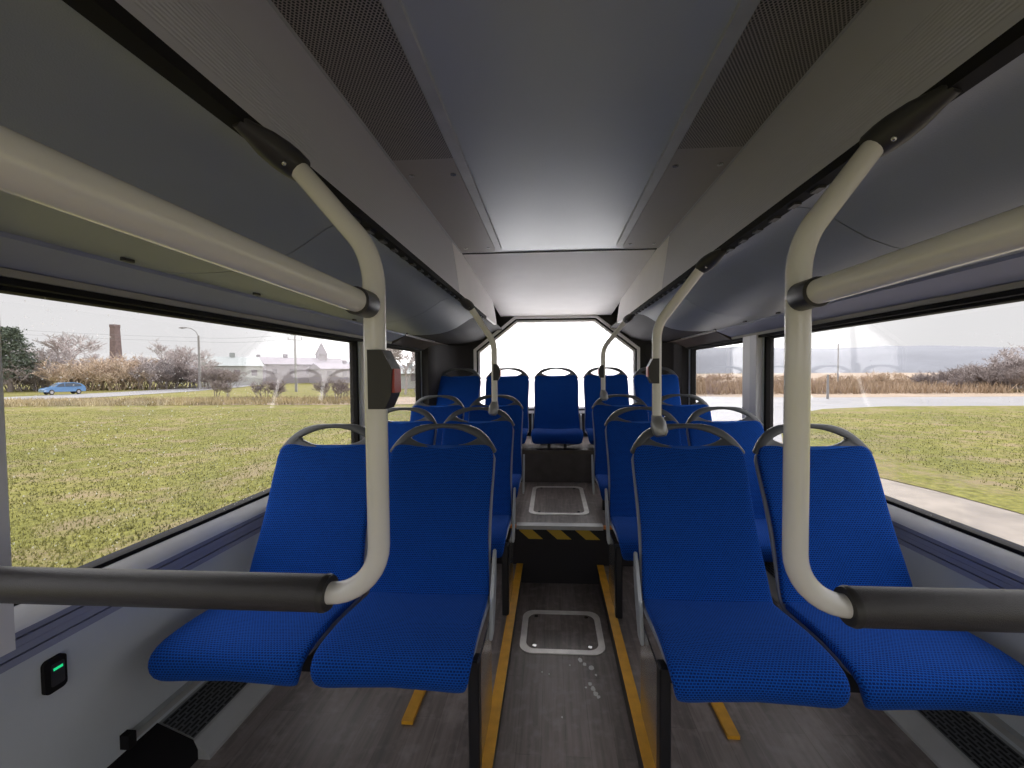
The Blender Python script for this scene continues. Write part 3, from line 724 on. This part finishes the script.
def hatch(yc, zc, hy, label):
    t = thing('floor_hatch', (0, yc, zc), label, 'floor hatch', 'floor hatches in the aisle')
    o = rrect(0, 0, 0.200, hy, 0.06, 6); i = rrect(0, 0, 0.170, hy - 0.030, 0.045, 6)
    obj('frame', ring(bmesh.new(), o, i, 'z', 0.0005, 0.004), 'alu_worn', t)
    obj('lid', prism(bmesh.new(), rrect(0, 0, 0.168, hy - 0.032, 0.043, 6), 'z', 0.0005, 0.002), 'vinyl', t)
    for x in (-0.13, 0.13):
        for sy in (-1, 1):
            bm = disc(bmesh.new(), (x, sy * (hy - 0.052)), 0.010, 'z', 0.0021, 0.0035); obj('screw', bm, 'screw', t)
mat('alu_worn', (0.85, 0.83, 0.81), 0.45, metal=0.5, var=0.1, vscale=20)
hatch(1.95, 0.0, 0.165, 'silver framed rounded floor hatch in the sunken aisle')
hatch(2.90, 0.355, 0.32, 'long silver framed floor hatch on the raised platform')
mat('spill', (0.75, 0.74, 0.73), 0.3)
random.seed(4)
bm = bmesh.new()
for (x, y, r) in ((0.078, 1.80, .010), (0.095, 1.775, .008), (0.122, 1.755, .012), (0.138, 1.715, .005), (0.03, 1.765, .004), (0.108, 1.665, .008), (0.118, 1.64, .010), (0.126, 1.615, .009), (0.135, 1.60, .007), (0.09, 1.645, .004), (-0.09, 1.72, .004), (-0.06, 1.71, .003), (-0.01, 1.50, .003)):
    poly = [(x + r * (0.8 + 0.4 * random.random()) * math.cos(a), y - 0.045 + 1.3 * r * (0.8 + 0.4 * random.random()) * math.sin(a)) for a in [k * math.pi / 5 for k in range(10)]]
    prism(bm, poly, 'z', 0.0001, 0.0009)
o = obj('dried_spill', bm, 'spill'); tag(o, 'small whitish dried drops on the aisle floor in front of the hatch', 'stain'); o['kind'] = 'stuff'

# heaters along the walls
for s in (-1, 1):
    y0, y1 = 1.09, 2.36
    t = thing('floor_heater', (s * 1.25, y0, PZ), 'grey convector heater with slotted top along the foot of the %s wall' % side_name[s], 'heater', 'wall heaters')
    prof = [(0.0, 0.0), (0.165, 0.0), (0.165, 0.012), (0.118, 0.055), (0.0, 0.105)]
    bm = bmesh.new(); prism(bm, [(-s * a, b) for a, b in prof], 'y', 0.03, y1 - y0); obj('casing', bm, 'alu_dull', t)
    bm = bmesh.new(); uvl = bm.loops.layers.uv.new('UVMap')
    a, b = Vector((0.112, 0.060)), Vector((0.012, 0.1025))
    vs = [bm.verts.new((-s * p.x, y, p.y + dz)) for dz in (0.0005, 0.003) for p, y in ((a, 0.035), (b, 0.035), (b, y1 - y0), (a, y1 - y0))]
    uvv = [(0.035, 0), (0.035, .109), (y1 - y0, .109), (y1 - y0, 0)] * 2
    for f in ((0, 1, 2, 3), (4, 7, 6, 5), (0, 4, 5, 1), (1, 5, 6, 2), (2, 6, 7, 3), (3, 7, 4, 0)):
        ff = bm.faces.new([vs[i] for i in f])
        for l, i in zip(ff.loops, f): l[uvl].uv = uvv[i]
    obj('slotted_grille', bm, 'grille', t)
    pe = [(0.0, 0.0), (0.128, 0.0), (0.128, 0.03), (0.115, 0.060), (0.0, 0.108)]
    bm = bmesh.new(); prism(bm, [(-s * a, b) for a, b in pe], 'y', -0.30, 0.03); obj('end_cap', bm, 'rubber', t, bevel=0.008)
    bm = B(*sorted((-s * 0.0, -s * 0.022)), -0.06, y1 - y0, 0.135, 0.155); obj('top_rail', bm, 'alu_dull', t)
    bm = B(*sorted((-s * 0.0, -s * 0.028)), -0.075, -0.055, 0.125, 0.165); obj('rail_end', bm, 'rubber', t, bevel=0.004)
# usb socket
t = thing('charging_socket', (-1.25, 0.875, 0.565), 'small black charging socket with a green light on the left wall', 'charging socket')
obj('bezel', prism(bmesh.new(), rrect(0, 0, 0.022, 0.041, 0.011), 'x', 0.0, 0.010), 'rubber', t, bevel=0.002)
obj('socket_insert', prism(bmesh.new(), rrect(0.003, 0, 0.013, 0.027, 0.004), 'x', 0.010, 0.0115), 'dark_plastic', t)
obj('indicator_light', B(0.0115, 0.0125, -0.006, 0.012, 0.011, 0.017), 'led_green', t)

# ---------------------------------------------------------------- outdoors
GZ = -1.0
def poly(name, pts, z, m, label=None, cat=None):
    bm = bmesh.new(); bm.faces.new([bm.verts.new((x, y, z)) for x, y in pts])
    bmesh.ops.triangulate(bm, faces=bm.faces)
    o = obj(name, bm, m); o['kind'] = 'structure'; return o
poly('ground', [(-700, -200), (700, -200), (700, 900), (-700, 900)], GZ, 'grass')
poly('ground_strip_left', [(-45, 5), (-42.7, 27.3), (-35, 29.2), (-23, 28.3), (-14, 28.2), (-3, 29), (-3, 36), (-18, 37), (-34, 35), (-45.5, 39), (-47.5, 52), (-53.5, 68), (-70, 110), (-55, 110), (-30, 60), (-3, 60), (-3, 150), (-90, 150), (-80, 120), (-48.5, 52), (-46.6, 39), (-46.8, 33.6), (-49.5, 28), (-52, 5)][:8] + [(-18, 34.5), (-34, 33), (-46.5, 36), (-49.0, 31.0), (-53, 5)], GZ + 0.02, 'tan_field')
poly('road_left', [(-54, 0), (-52.5, 20), (-49.5, 31.7), (-46.8, 39), (-49, 52), (-55, 68), (-68, 92), (-110, 160), (-125, 160), (-76, 92), (-62, 66), (-57.8, 48), (-59, 37.8), (-64, 22), (-66, 0)], GZ + 0.03, 'road')
poly('pavement_right', [(1.5, -20), (80, -20), (80, 36.5), (36, 34.2), (23.3, 34), (16.9, 34.5), (12.2, 36.5), (4, 42), (-3, 48), (-3, 6), (1.5, 6)], GZ + 0.015, 'road')
poly('verge_right', [(1.5, -20), (9.2, -20), (8.8, 3), (8.3, 6.8), (7.7, 8.8), (7.3, 11), (7.6, 13), (6.3, 13.0), (5.3, 11), (4.6, 9), (1.5, 8)], GZ + 0.018, 'gravel')
poly('grass_island', [(80, -20), (80, 27), (36, 26), (26.8, 25.6), (20.2, 25.5), (15.5, 23.9), (12.9, 21.7), (9, 16.4), (7.2, 13), (6.5, 11), (6.75, 8.8), (7.05, 7.8), (7.2, 6.8), (7.6, 3), (7.9, -20)], GZ + 0.03, 'grass')
poly('field_right', [(-3, 48), (4, 42), (12.2, 36.5), (16.9, 34.5), (23.3, 34), (36, 34.2), (80, 36.5), (200, 42), (400, 150), (160, 290), (-3, 290)], GZ + 0.02, 'tan_field')

def hills(name, pts, depth, label):
    # ridge line (x, y, height) with a real slope behind and in front
    bm = bmesh.new(); rows_ = []
    for (x, y, h) in pts:
        d = Vector((x, y)).normalized()
        rows_.append([bm.verts.new((x + d.x * o_, y + d.y * o_, GZ + h * f - 0.2)) for o_, f in ((-depth, 0), (-depth * .5, .55), (0, 1), (depth * .6, .6), (depth, 0))])
    for A_, D_ in zip(rows_, rows_[1:]):
        for i in range(4): bm.faces.new((A_[i], D_[i], D_[i + 1], A_[i + 1]))
    o = obj(name, bm, 'hill', smooth=True); o['kind'] = 'structure'; return o
random.seed(7)
pts = []
for k in range(60):
    a = math.radians(88 - k * 1.35); r = 420
    pts.append((r * math.cos(a), r * math.sin(a), 2.3 + (0.056 + 0.003 * math.sin(k * 0.5)) * max(90, r * (math.sin(a) * 0.998 - math.cos(a) * 0.06)) + random.uniform(-.5, .5)))
hills('hill_ridge_right', pts, 90, '')
pts = []
for k in range(50):
    a = math.radians(95 + k * 1.5); r = 420
    pts.append((r * math.cos(a), r * math.sin(a), 12 + 2 * math.sin(k * 0.5) + random.uniform(-.6, .6)))
hills('hill_ridge_left', pts, 80, '')

def twigs(seed, height, spread, stems, levels, r0, trunk=0.0, rmin=0.012, nb=4, mat_='bark'):
    rnd = random.Random(seed); bm = bmesh.new()
    def grow(p, d, l, r, lev):
        n = 3; pts = [p]; q = p; dd = d
        for i in range(n):
            dd = (dd + Vector((rnd.gauss(0, .16), rnd.gauss(0, .16), rnd.gauss(0.03, .10)))).normalized(); q = q + dd * (l / n); pts.append(q)
        tube(bm, pts, [max(rmin, r * (1 - 0.5 * i / n)) for i in range(n + 1)], 3 if lev > 0 else 5, caps=False)
        if lev < levels:
            for k in range(nb + (1 if lev == 0 else 0)):
                f = rnd.uniform(0.35, 1.0); i = min(n - 1, int(f * n)); b = pts[i].lerp(pts[i + 1], f * n - i)
                a = rnd.uniform(0, 6.283); side = Vector((math.cos(a), math.sin(a), rnd.uniform(-0.05, 0.7)))
                grow(b, (dd * 0.55 + side * 0.75).normalized(), l * rnd.uniform(0.45, 0.72), r * 0.5, lev + 1)
    for k in range(stems):
        a = rnd.uniform(0, 6.283); rr = spread * math.sqrt(rnd.random())
        d = Vector((math.cos(a) * 0.35 * (stems > 1), math.sin(a) * 0.35 * (stems > 1), 1)).normalized()
        l = height * (0.52 if stems > 1 else 0.5) * rnd.uniform(0.8, 1.1)
        grow(Vector((rr * math.cos(a), rr * math.sin(a), -0.05)), d, l, r0, 0)
    return mesh(bm, mat_)
PT = {'tree': [twigs(11, 9.0, 0, 1, 4, 0.20, nb=5, rmin=0.022, mat_='bark_pale'), twigs(12, 8.5, 0, 1, 4, 0.18, nb=5, rmin=0.022, mat_='bark_pale')],
      'bush': [twigs(21 + k, 4.6, 1.6, 7, 3, 0.05, nb=5, rmin=0.020, mat_='bark') for k in range(2)] + [twigs(31, 3.8, 2.0, 10, 3, 0.04, nb=4, rmin=0.022, mat_='twig_tan')],
      'shrub': [twigs(41, 2.2, 0.25, 5, 3, 0.03, nb=4, rmin=0.012, mat_='bark')]}
def plant(kind, i, x, y, sc, name, label, cat, group, rz=None):
    o = link(name, PT[kind][i]); o.location = (x, y, GZ); o.scale = (sc, sc, sc); o.rotation_euler.z = random.uniform(0, 6.28) if rz is None else rz
    return tag(o, label, cat, group)
random.seed(19)
def polar(px, dist):   # horizontal bearing of a place seen from the bus, turned into a ground position
    u = (px - 528) / 400; dx = -math.sin(.06) + u * math.cos(.06); dy = math.cos(.06) + u * math.sin(.06)
    return -0.04 + dist * dx, dist * dy
TL = 'bare winter tree standing in the hedge line beyond the left road'
for (px, d, sc) in ((34, 62, .95), (47, 62, 1.15), (60, 66, 1.0), (75, 64, .9), (88, 68, .85), (102, 72, .75), (150, 66, .75), (166, 64, 1.0), (176, 66, .9), (190, 70, .8), (212, 66, .6)):
    x, y = polar(px, d); plant('tree', random.randint(0, 1), x, y, sc, 'bare_tree', TL, 'tree', 'bare trees beyond the left road')
BL = 'leafless brown bush in the thick hedge beyond the left road'
for k, px in enumerate(list(range(6, 236, 8)) * 2):
    x, y = polar(px + random.uniform(-3, 3), 56 + random.uniform(0, 9) + (k > 28) * 6 + px * 0.03)
    plant('bush', (2 if 55 < px < 155 and k % 3 else k % 2), x, y, random.uniform(0.85, 1.1) * (1.5 if 55 < px < 155 and k % 3 else 1.1 if px < 190 else 0.8), 'bare_bush', BL, 'bush', 'hedge bushes beyond the left road')
for (px, d, sc) in ((215, 40, 1.05), (228, 40, .8), (262, 36, 1.0), (272, 35, 1.1), (278, 36, .9), (325, 34, 1.05), (336, 33, 1.1), (343, 34, .9)):
    x, y = polar(px, d); plant('shrub', 0, x, y, sc, 'bare_shrub', 'small bare shrub in the dry grass strip beyond the left lawn', 'shrub', 'bare shrubs in the dry grass')
for (px, d, sc) in ((398, 46, .95), (405, 43, .85), (415, 48, .9)):
    x, y = polar(px, d); plant('tree', 0, x, y, sc * .8, 'bare_tree', 'bare tree seen through the small left rear window', 'tree', 'trees outside the left rear window')
RLAB = 'leafless brown bush beyond the right road, behind the dry grass'
for k, px in enumerate(list(range(925, 1110, 9)) + list(range(965, 1100, 7))):
    x, y = polar(px, random.uniform(38, 46)); plant('bush', k % 2, x, y, random.uniform(0.42, 0.6) * (0.75 + 0.65 * min(1, max(0, (px - 900) / 120))), 'bare_bush', RLAB, 'bush', 'bushes beyond the right road')
for (px, d, sc) in ((1005, 42, .62), (1022, 40, .66), (1042, 43, .7)):
    x, y = polar(px, d); plant('tree', 1, x, y, sc, 'bare_tree', 'bare winter tree rising above the bushes beyond the right road', 'tree', 'bare trees beyond the right road')
for k, px in enumerate(range(692, 900, 9)):
    x, y = polar(px + random.uniform(-3, 3), random.uniform(50, 70)); plant('bush', 2, x, y, random.uniform(0.35, 0.6), 'dry_bush', 'low tan bush in the dry field beyond the right road', 'bush', 'low bushes in the right field')
def blades(name, n, fn, h, wd, m, label, cat, seed):
    rnd = random.Random(seed); V = []; F = []
    for i in range(n):
        x, y, z = fn(rnd); hh = h * rnd.uniform(.5, 1.2); a = rnd.uniform(0, 6.283); lx, ly = rnd.gauss(0, .25) * hh, rnd.gauss(0, .25) * hh
        w2 = wd * rnd.uniform(.6, 1.3); b = len(V)
        V += [(x - w2 * math.cos(a), y - w2 * math.sin(a), z - .01), (x + w2 * math.cos(a), y + w2 * math.sin(a), z - .01), (x + lx, y + ly, z + hh)]; F.append((b, b + 1, b + 2))
    me = bpy.data.meshes.new('mesh'); me.from_pydata(V, [], F); me.materials.append(M[m]); o = link(name, me); tag(o, label, cat); o['kind'] = 'stuff'; return o
def f_left(r):
    while True:
        d = 3.2 + 23 * r.random() ** 1.5; px = r.uniform(-60, 430); x, y = polar(px, d)
        if x < -2.4: return x, y, GZ
blades('lawn_grass', 45000, f_left, 0.045, 0.014, 'grass_blade', 'short yellowish green lawn grass outside the left windows', 'grass', 1)
def f_right(r):
    while True:
        d = 7 + 15 * r.random(); px = r.uniform(790, 1100); x, y = polar(px, d)
        if x > 8.4 and y < 22 and y > 2: return x, y, GZ + .03
blades('lawn_grass', 9000, f_right, 0.045, 0.014, 'grass_blade', 'short green lawn grass on the island inside the right road', 'grass', 2)
def f_dry(r):
    x, y = polar(r.uniform(0, 360), r.uniform(29.5, 36)); return x, y, GZ + .02
blades('dry_grass', 7000, f_dry, 0.40, 0.04, 'reed_pale', 'strip of tall dry tan grass between the left lawn and the road', 'dry grass', 3)
def f_dryr(r):
    while True:
        x, y = polar(r.uniform(680, 1100), r.uniform(33.5, 60))
        if y > 38.5: return x, y, GZ + .02
blades('dry_grass', 15000, f_dryr, 1.0, 0.06, 'reed', 'field of tall dry tan reeds beyond the right road', 'dry grass', 5)

# evergreen
def evergreen():
    rnd = random.Random(5); t = thing('evergreen_tree', (*polar(10, 58), GZ), 'dark green evergreen tree at the left edge of the left window', 'tree')
    obj('trunk', tube(bmesh.new(), [(0, 0, 0), (0.1, 0, 4), (0.05, 0.1, 9)], [0.28, 0.2, 0.05], 8), 'bark', t, smooth=True)
    bm = bmesh.new()
    for k in range(24):
        z = 2.2 + 6.9 * k / 24; R_ = (4.0 * (1 - (z - 2.0) / 8.6) ** 0.7) * rnd.uniform(.7, 1.1)
        for j in range(6):
            a = rnd.uniform(0, 6.283); c = Vector((R_ * .6 * math.cos(a), R_ * .6 * math.sin(a), z + rnd.uniform(-.2, .3)))
            for q in range(55):
                p = c + Vector((rnd.gauss(0, R_ * .25), rnd.gauss(0, R_ * .25), rnd.gauss(0, .22))); d = Vector((rnd.gauss(0, 1), rnd.gauss(0, 1), rnd.gauss(0.2, .5))).normalized() * .3; e = d.orthogonal().normalized() * .09
                bm.faces.new([bm.verts.new(p - e), bm.verts.new(p + e), bm.verts.new(p + d)])
    o = obj('foliage', bm, 'needles_hazed', t)
evergreen()
# chimney
t = thing('brick_chimney', (*polar(117, 112), GZ), 'tall tapering brick chimney behind the hedge on the left', 'chimney')
bm = bmesh.new(); 
def frus(bm, h0, h1, z0, z1):
    a = [bm.verts.new((x * h0, y * h0, z0)) for x, y in ((-1, -1), (1, -1), (1, 1), (-1, 1))]; b = [bm.verts.new((x * h1, y * h1, z1)) for x, y in ((-1, -1), (1, -1), (1, 1), (-1, 1))]
    for i in range(4): bm.faces.new((a[i], a[(i + 1) % 4], b[(i + 1) % 4], b[i]))
    bm.faces.new(a[::-1]); bm.faces.new(b)
frus(bm, 1.05, 0.72, 0, 15.6); obj('shaft', bm, 'brick', t)
bm = bmesh.new(); frus(bm, 0.78, 0.78, 15.6, 16.4); obj('crown', bm, 'brick', t)
# street lamp
lx, ly = polar(200, 61)
t = thing('street_lamp', (lx, ly, GZ), 'dark street lamp post with a curved arm beside the left road', 'street lamp')
obj('post', tube(bmesh.new(), [(0, 0, 0), (0, 0, 8.2)], [0.20, 0.13], 8), 'concrete_post', t, smooth=True)
ax = Vector((-0.55, -0.83, 0))
obj('arm', T([Vector((0, 0, 8.1)), Vector((0, 0, 8.8)) + ax * .3, Vector((0, 0, 9.25)) + ax * .9, Vector((0, 0, 9.3)) + ax * 1.5], 0.05, 6), 'concrete_post', t)
obj('lamp_head', T([Vector((0, 0, 9.3)) + ax * 1.4, Vector((0, 0, 9.25)) + ax * 1.9, Vector((0, 0, 9.2)) + ax * 2.3], [0.08, 0.16, 0.05], 8), 'concrete_post', t)
# pole with crossarms
px_, py_ = polar(296, 51)
t = thing('power_pole', (px_, py_, GZ), 'grey power pole with crossarms beyond the left lawn', 'power pole')
obj('post', tube(bmesh.new(), [(0, 0, 0), (0, 0, 7.6)], [0.16, 0.11], 8), 'concrete_post', t, smooth=True)
bm = bmesh.new()
for z, w2 in ((6.6, 0.75), (7.2, 0.45)):
    d = Vector((0.87, 0.48, 0)); tube(bm, [Vector((0, 0, z)) - d * w2, Vector((0, 0, z)) + d * w2], 0.05, 5)
    for f in (-1, 1): tube(bm, [Vector((0, 0, z)) + d * w2 * f, Vector((0, 0, z + .35)) + d * w2 * f], 0.05, 5)
obj('crossarm', bm, 'concrete_post', t)
for (dist, z0, z1) in ((58, 9.0, 7.2), (60, 8.2, 6.6)):
    a = Vector((*polar(-150, 70), z0 + 3)); b = Vector((lx, ly, 6.9 if dist == 58 else 6.3)); c = Vector((px_, py_, z1 - 0.8))
    pts = [a.lerp(b, k / 12) - Vector((0, 0, 2.2 * (k / 12) * (1 - k / 12))) for k in range(12)] + [b.lerp(c, k / 8) - Vector((0, 0, 1.2 * (k / 8) * (1 - k / 8))) for k in range(9)]
    tag(obj('power_line', T(pts, 0.018, 4), 'wire'), 'thin overhead wire crossing the sky to the street lamp, ' + ('upper one' if dist == 58 else 'lower one'), 'wire', 'overhead wires')
for (px, dist, h) in ((828, 31, 1.9), (838, 52, 5.6)):
    x, y = polar(px, dist); tag(obj('road_post', tube(bmesh.new(), [(0, 0, 0), (0, 0, h)], [0.09, 0.07], 8), 'concrete_post', loc=(x, y, GZ)), ('short dark post at the edge of the right road', 'tall pale post in the dry field behind the right road')[h > 3], 'post')
# buildings
def house(px, dist, wd, dp, h, rh, wm, rm, label, rz=0, tower=0):
    x, y = polar(px, dist); t = thing('house', (x, y, GZ), label, 'building', rz=rz)
    obj('wall', B(-wd / 2, wd / 2, -dp / 2, dp / 2, 0, h), wm, t)
    bm = bmesh.new(); prism(bm, [(-dp / 2 - .3, h), (dp / 2 + .3, h), (0, h + rh)], 'x', -wd / 2 - .3, wd / 2 + .3); obj('roof', bm, rm, t)
    n = max(2, int(wd / 3))
    for k in range(n):
        xx = -wd / 2 + wd * (k + .5) / n; obj('window', B(xx - .5, xx + .5, -dp / 2 - .05, -dp / 2 + .02, h * .5, h * .5 + 1.2), 'house_roof', t)
    if tower:
        bm = bmesh.new(); frus(bm, 1.3, 1.3, 0, h + tower); obj('tower', bm, wm, t)
        bm = bmesh.new(); frus(bm, 1.5, 0.1, h + tower, h + tower + 4); obj('spire', bm, rm, t)
    else: obj('chimney', B(-.4, .4, -.4, .4, h + rh * .6, h + rh + .8), rm, t)
    return t
RZ = 0.9
house(233, 84, 9, 7, 4.0, 2.0, 'barn_wall', 'barn_roof', 'pale low house with grey roof between bushes, right of the lamp post', RZ)
house(259, 118, 15, 9, 5.0, 2.2, 'house_wall', 'house_roof', 'long pinkish house left of the power pole', RZ)
house(286, 100, 11, 9, 4.6, 1.8, 'house_wall', 'house_roof', 'pinkish house just left of the power pole', RZ)
house(322, 132, 12, 8, 5.0, 2.4, 'house_wall', 'house_roof', 'distant church with a pointed spire', RZ, 3.4)
house(345, 100, 14, 8, 3.4, 1.4, 'house_wall', 'house_roof', 'low long house right of the church', RZ)
house(410, 62, 15, 8, 2.2, .9, 'barn_wall', 'barn_roof', 'low white roofed building seen through the left rear window', 0.5)
# car on the road
def car():
    px0, d0 = 62.5, 48.1
    x, y = polar(px0, d0); t = thing('car', (x, y, GZ + 0.03), 'light blue hatchback driving along the left road', 'car', rz=math.atan2(0.94, 0.35))
    # local x: rear (+) to nose (-); the car faces away towards -x
    Lh = 2.55
    t.scale = (0.68, 0.9, 1.0)
    side = [(-Lh, .35), (-Lh - .02, .62), (-2.3, .78), (-1.35, .92), (-0.75, 1.30), (-0.2, 1.45), (1.2, 1.45), (2.05, 1.28), (2.45, .95), (2.55, .60), (2.5, .35)]
    bm = bmesh.new(); cs = []
    for yy, k in ((-.86, .985), (-.80, 1), (.80, 1), (.86, .985)):
        cs.append([bm.verts.new((px * (0.995 if abs(yy) > .84 else 1), yy * (1 if pz < 1.0 else 0.84), pz)) for px, pz in side])
    n = len(side)
    for A_, D_ in zip(cs, cs[1:]):
        for i in range(n): bm.faces.new((A_[i], A_[(i + 1) % n], D_[(i + 1) % n], D_[i]))
    bm.faces.new(cs[0]); bm.faces.new(cs[-1][::-1]); obj('body', bm, 'car_blue', t, smooth=True, angle=30)
    for sy in (-1, 1):
        for q in ([(-1.1, .96), (-.68, 1.27), (-.2, 1.37), (-.1, 1.37), (-.1, .96)], [(0.0, .96), (0.0, 1.37), (1.15, 1.37), (1.9, 1.22), (2.0, .98)]):
            bm = bmesh.new(); a = [bm.verts.new((px, sy * (.875 - .14 * max(0, (pz - .95)) / .5), pz)) for px, pz in q]; b = [bm.verts.new((px, sy * (.79 - .1 * max(0, (pz - .95)) / .5), pz)) for px, pz in q]
            bm.faces.new(a); bm.faces.new(b[::-1])
            for i in range(len(q)): bm.faces.new((a[i], a[(i + 1) % len(q)], b[(i + 1) % len(q)], b[i]))
            obj('side_window', bm, 'car_glass', t)
        for wx in (-1.65, 1.6):
            wh = obj('wheel', disc(bmesh.new(), (wx, .32), .32, 'y', *sorted((sy * .70, sy * .89)), 18), 'tyre', t)
            obj('hubcap', disc(bmesh.new(), (wx, .32), .19, 'y', *sorted((sy * .885, sy * .90)), 14), 'hub', wh)
    obj('windscreen', prism(bmesh.new(), [(-1.30, .95), (-.78, 1.29), (-.72, 1.26), (-1.22, .93)], 'y', -.66, .66), 'car_glass', t)
    obj('rear_window', prism(bmesh.new(), [(2.09, 1.25), (2.42, .98), (2.38, .95), (2.03, 1.24)], 'y', -.62, .62), 'car_glass', t)
car()
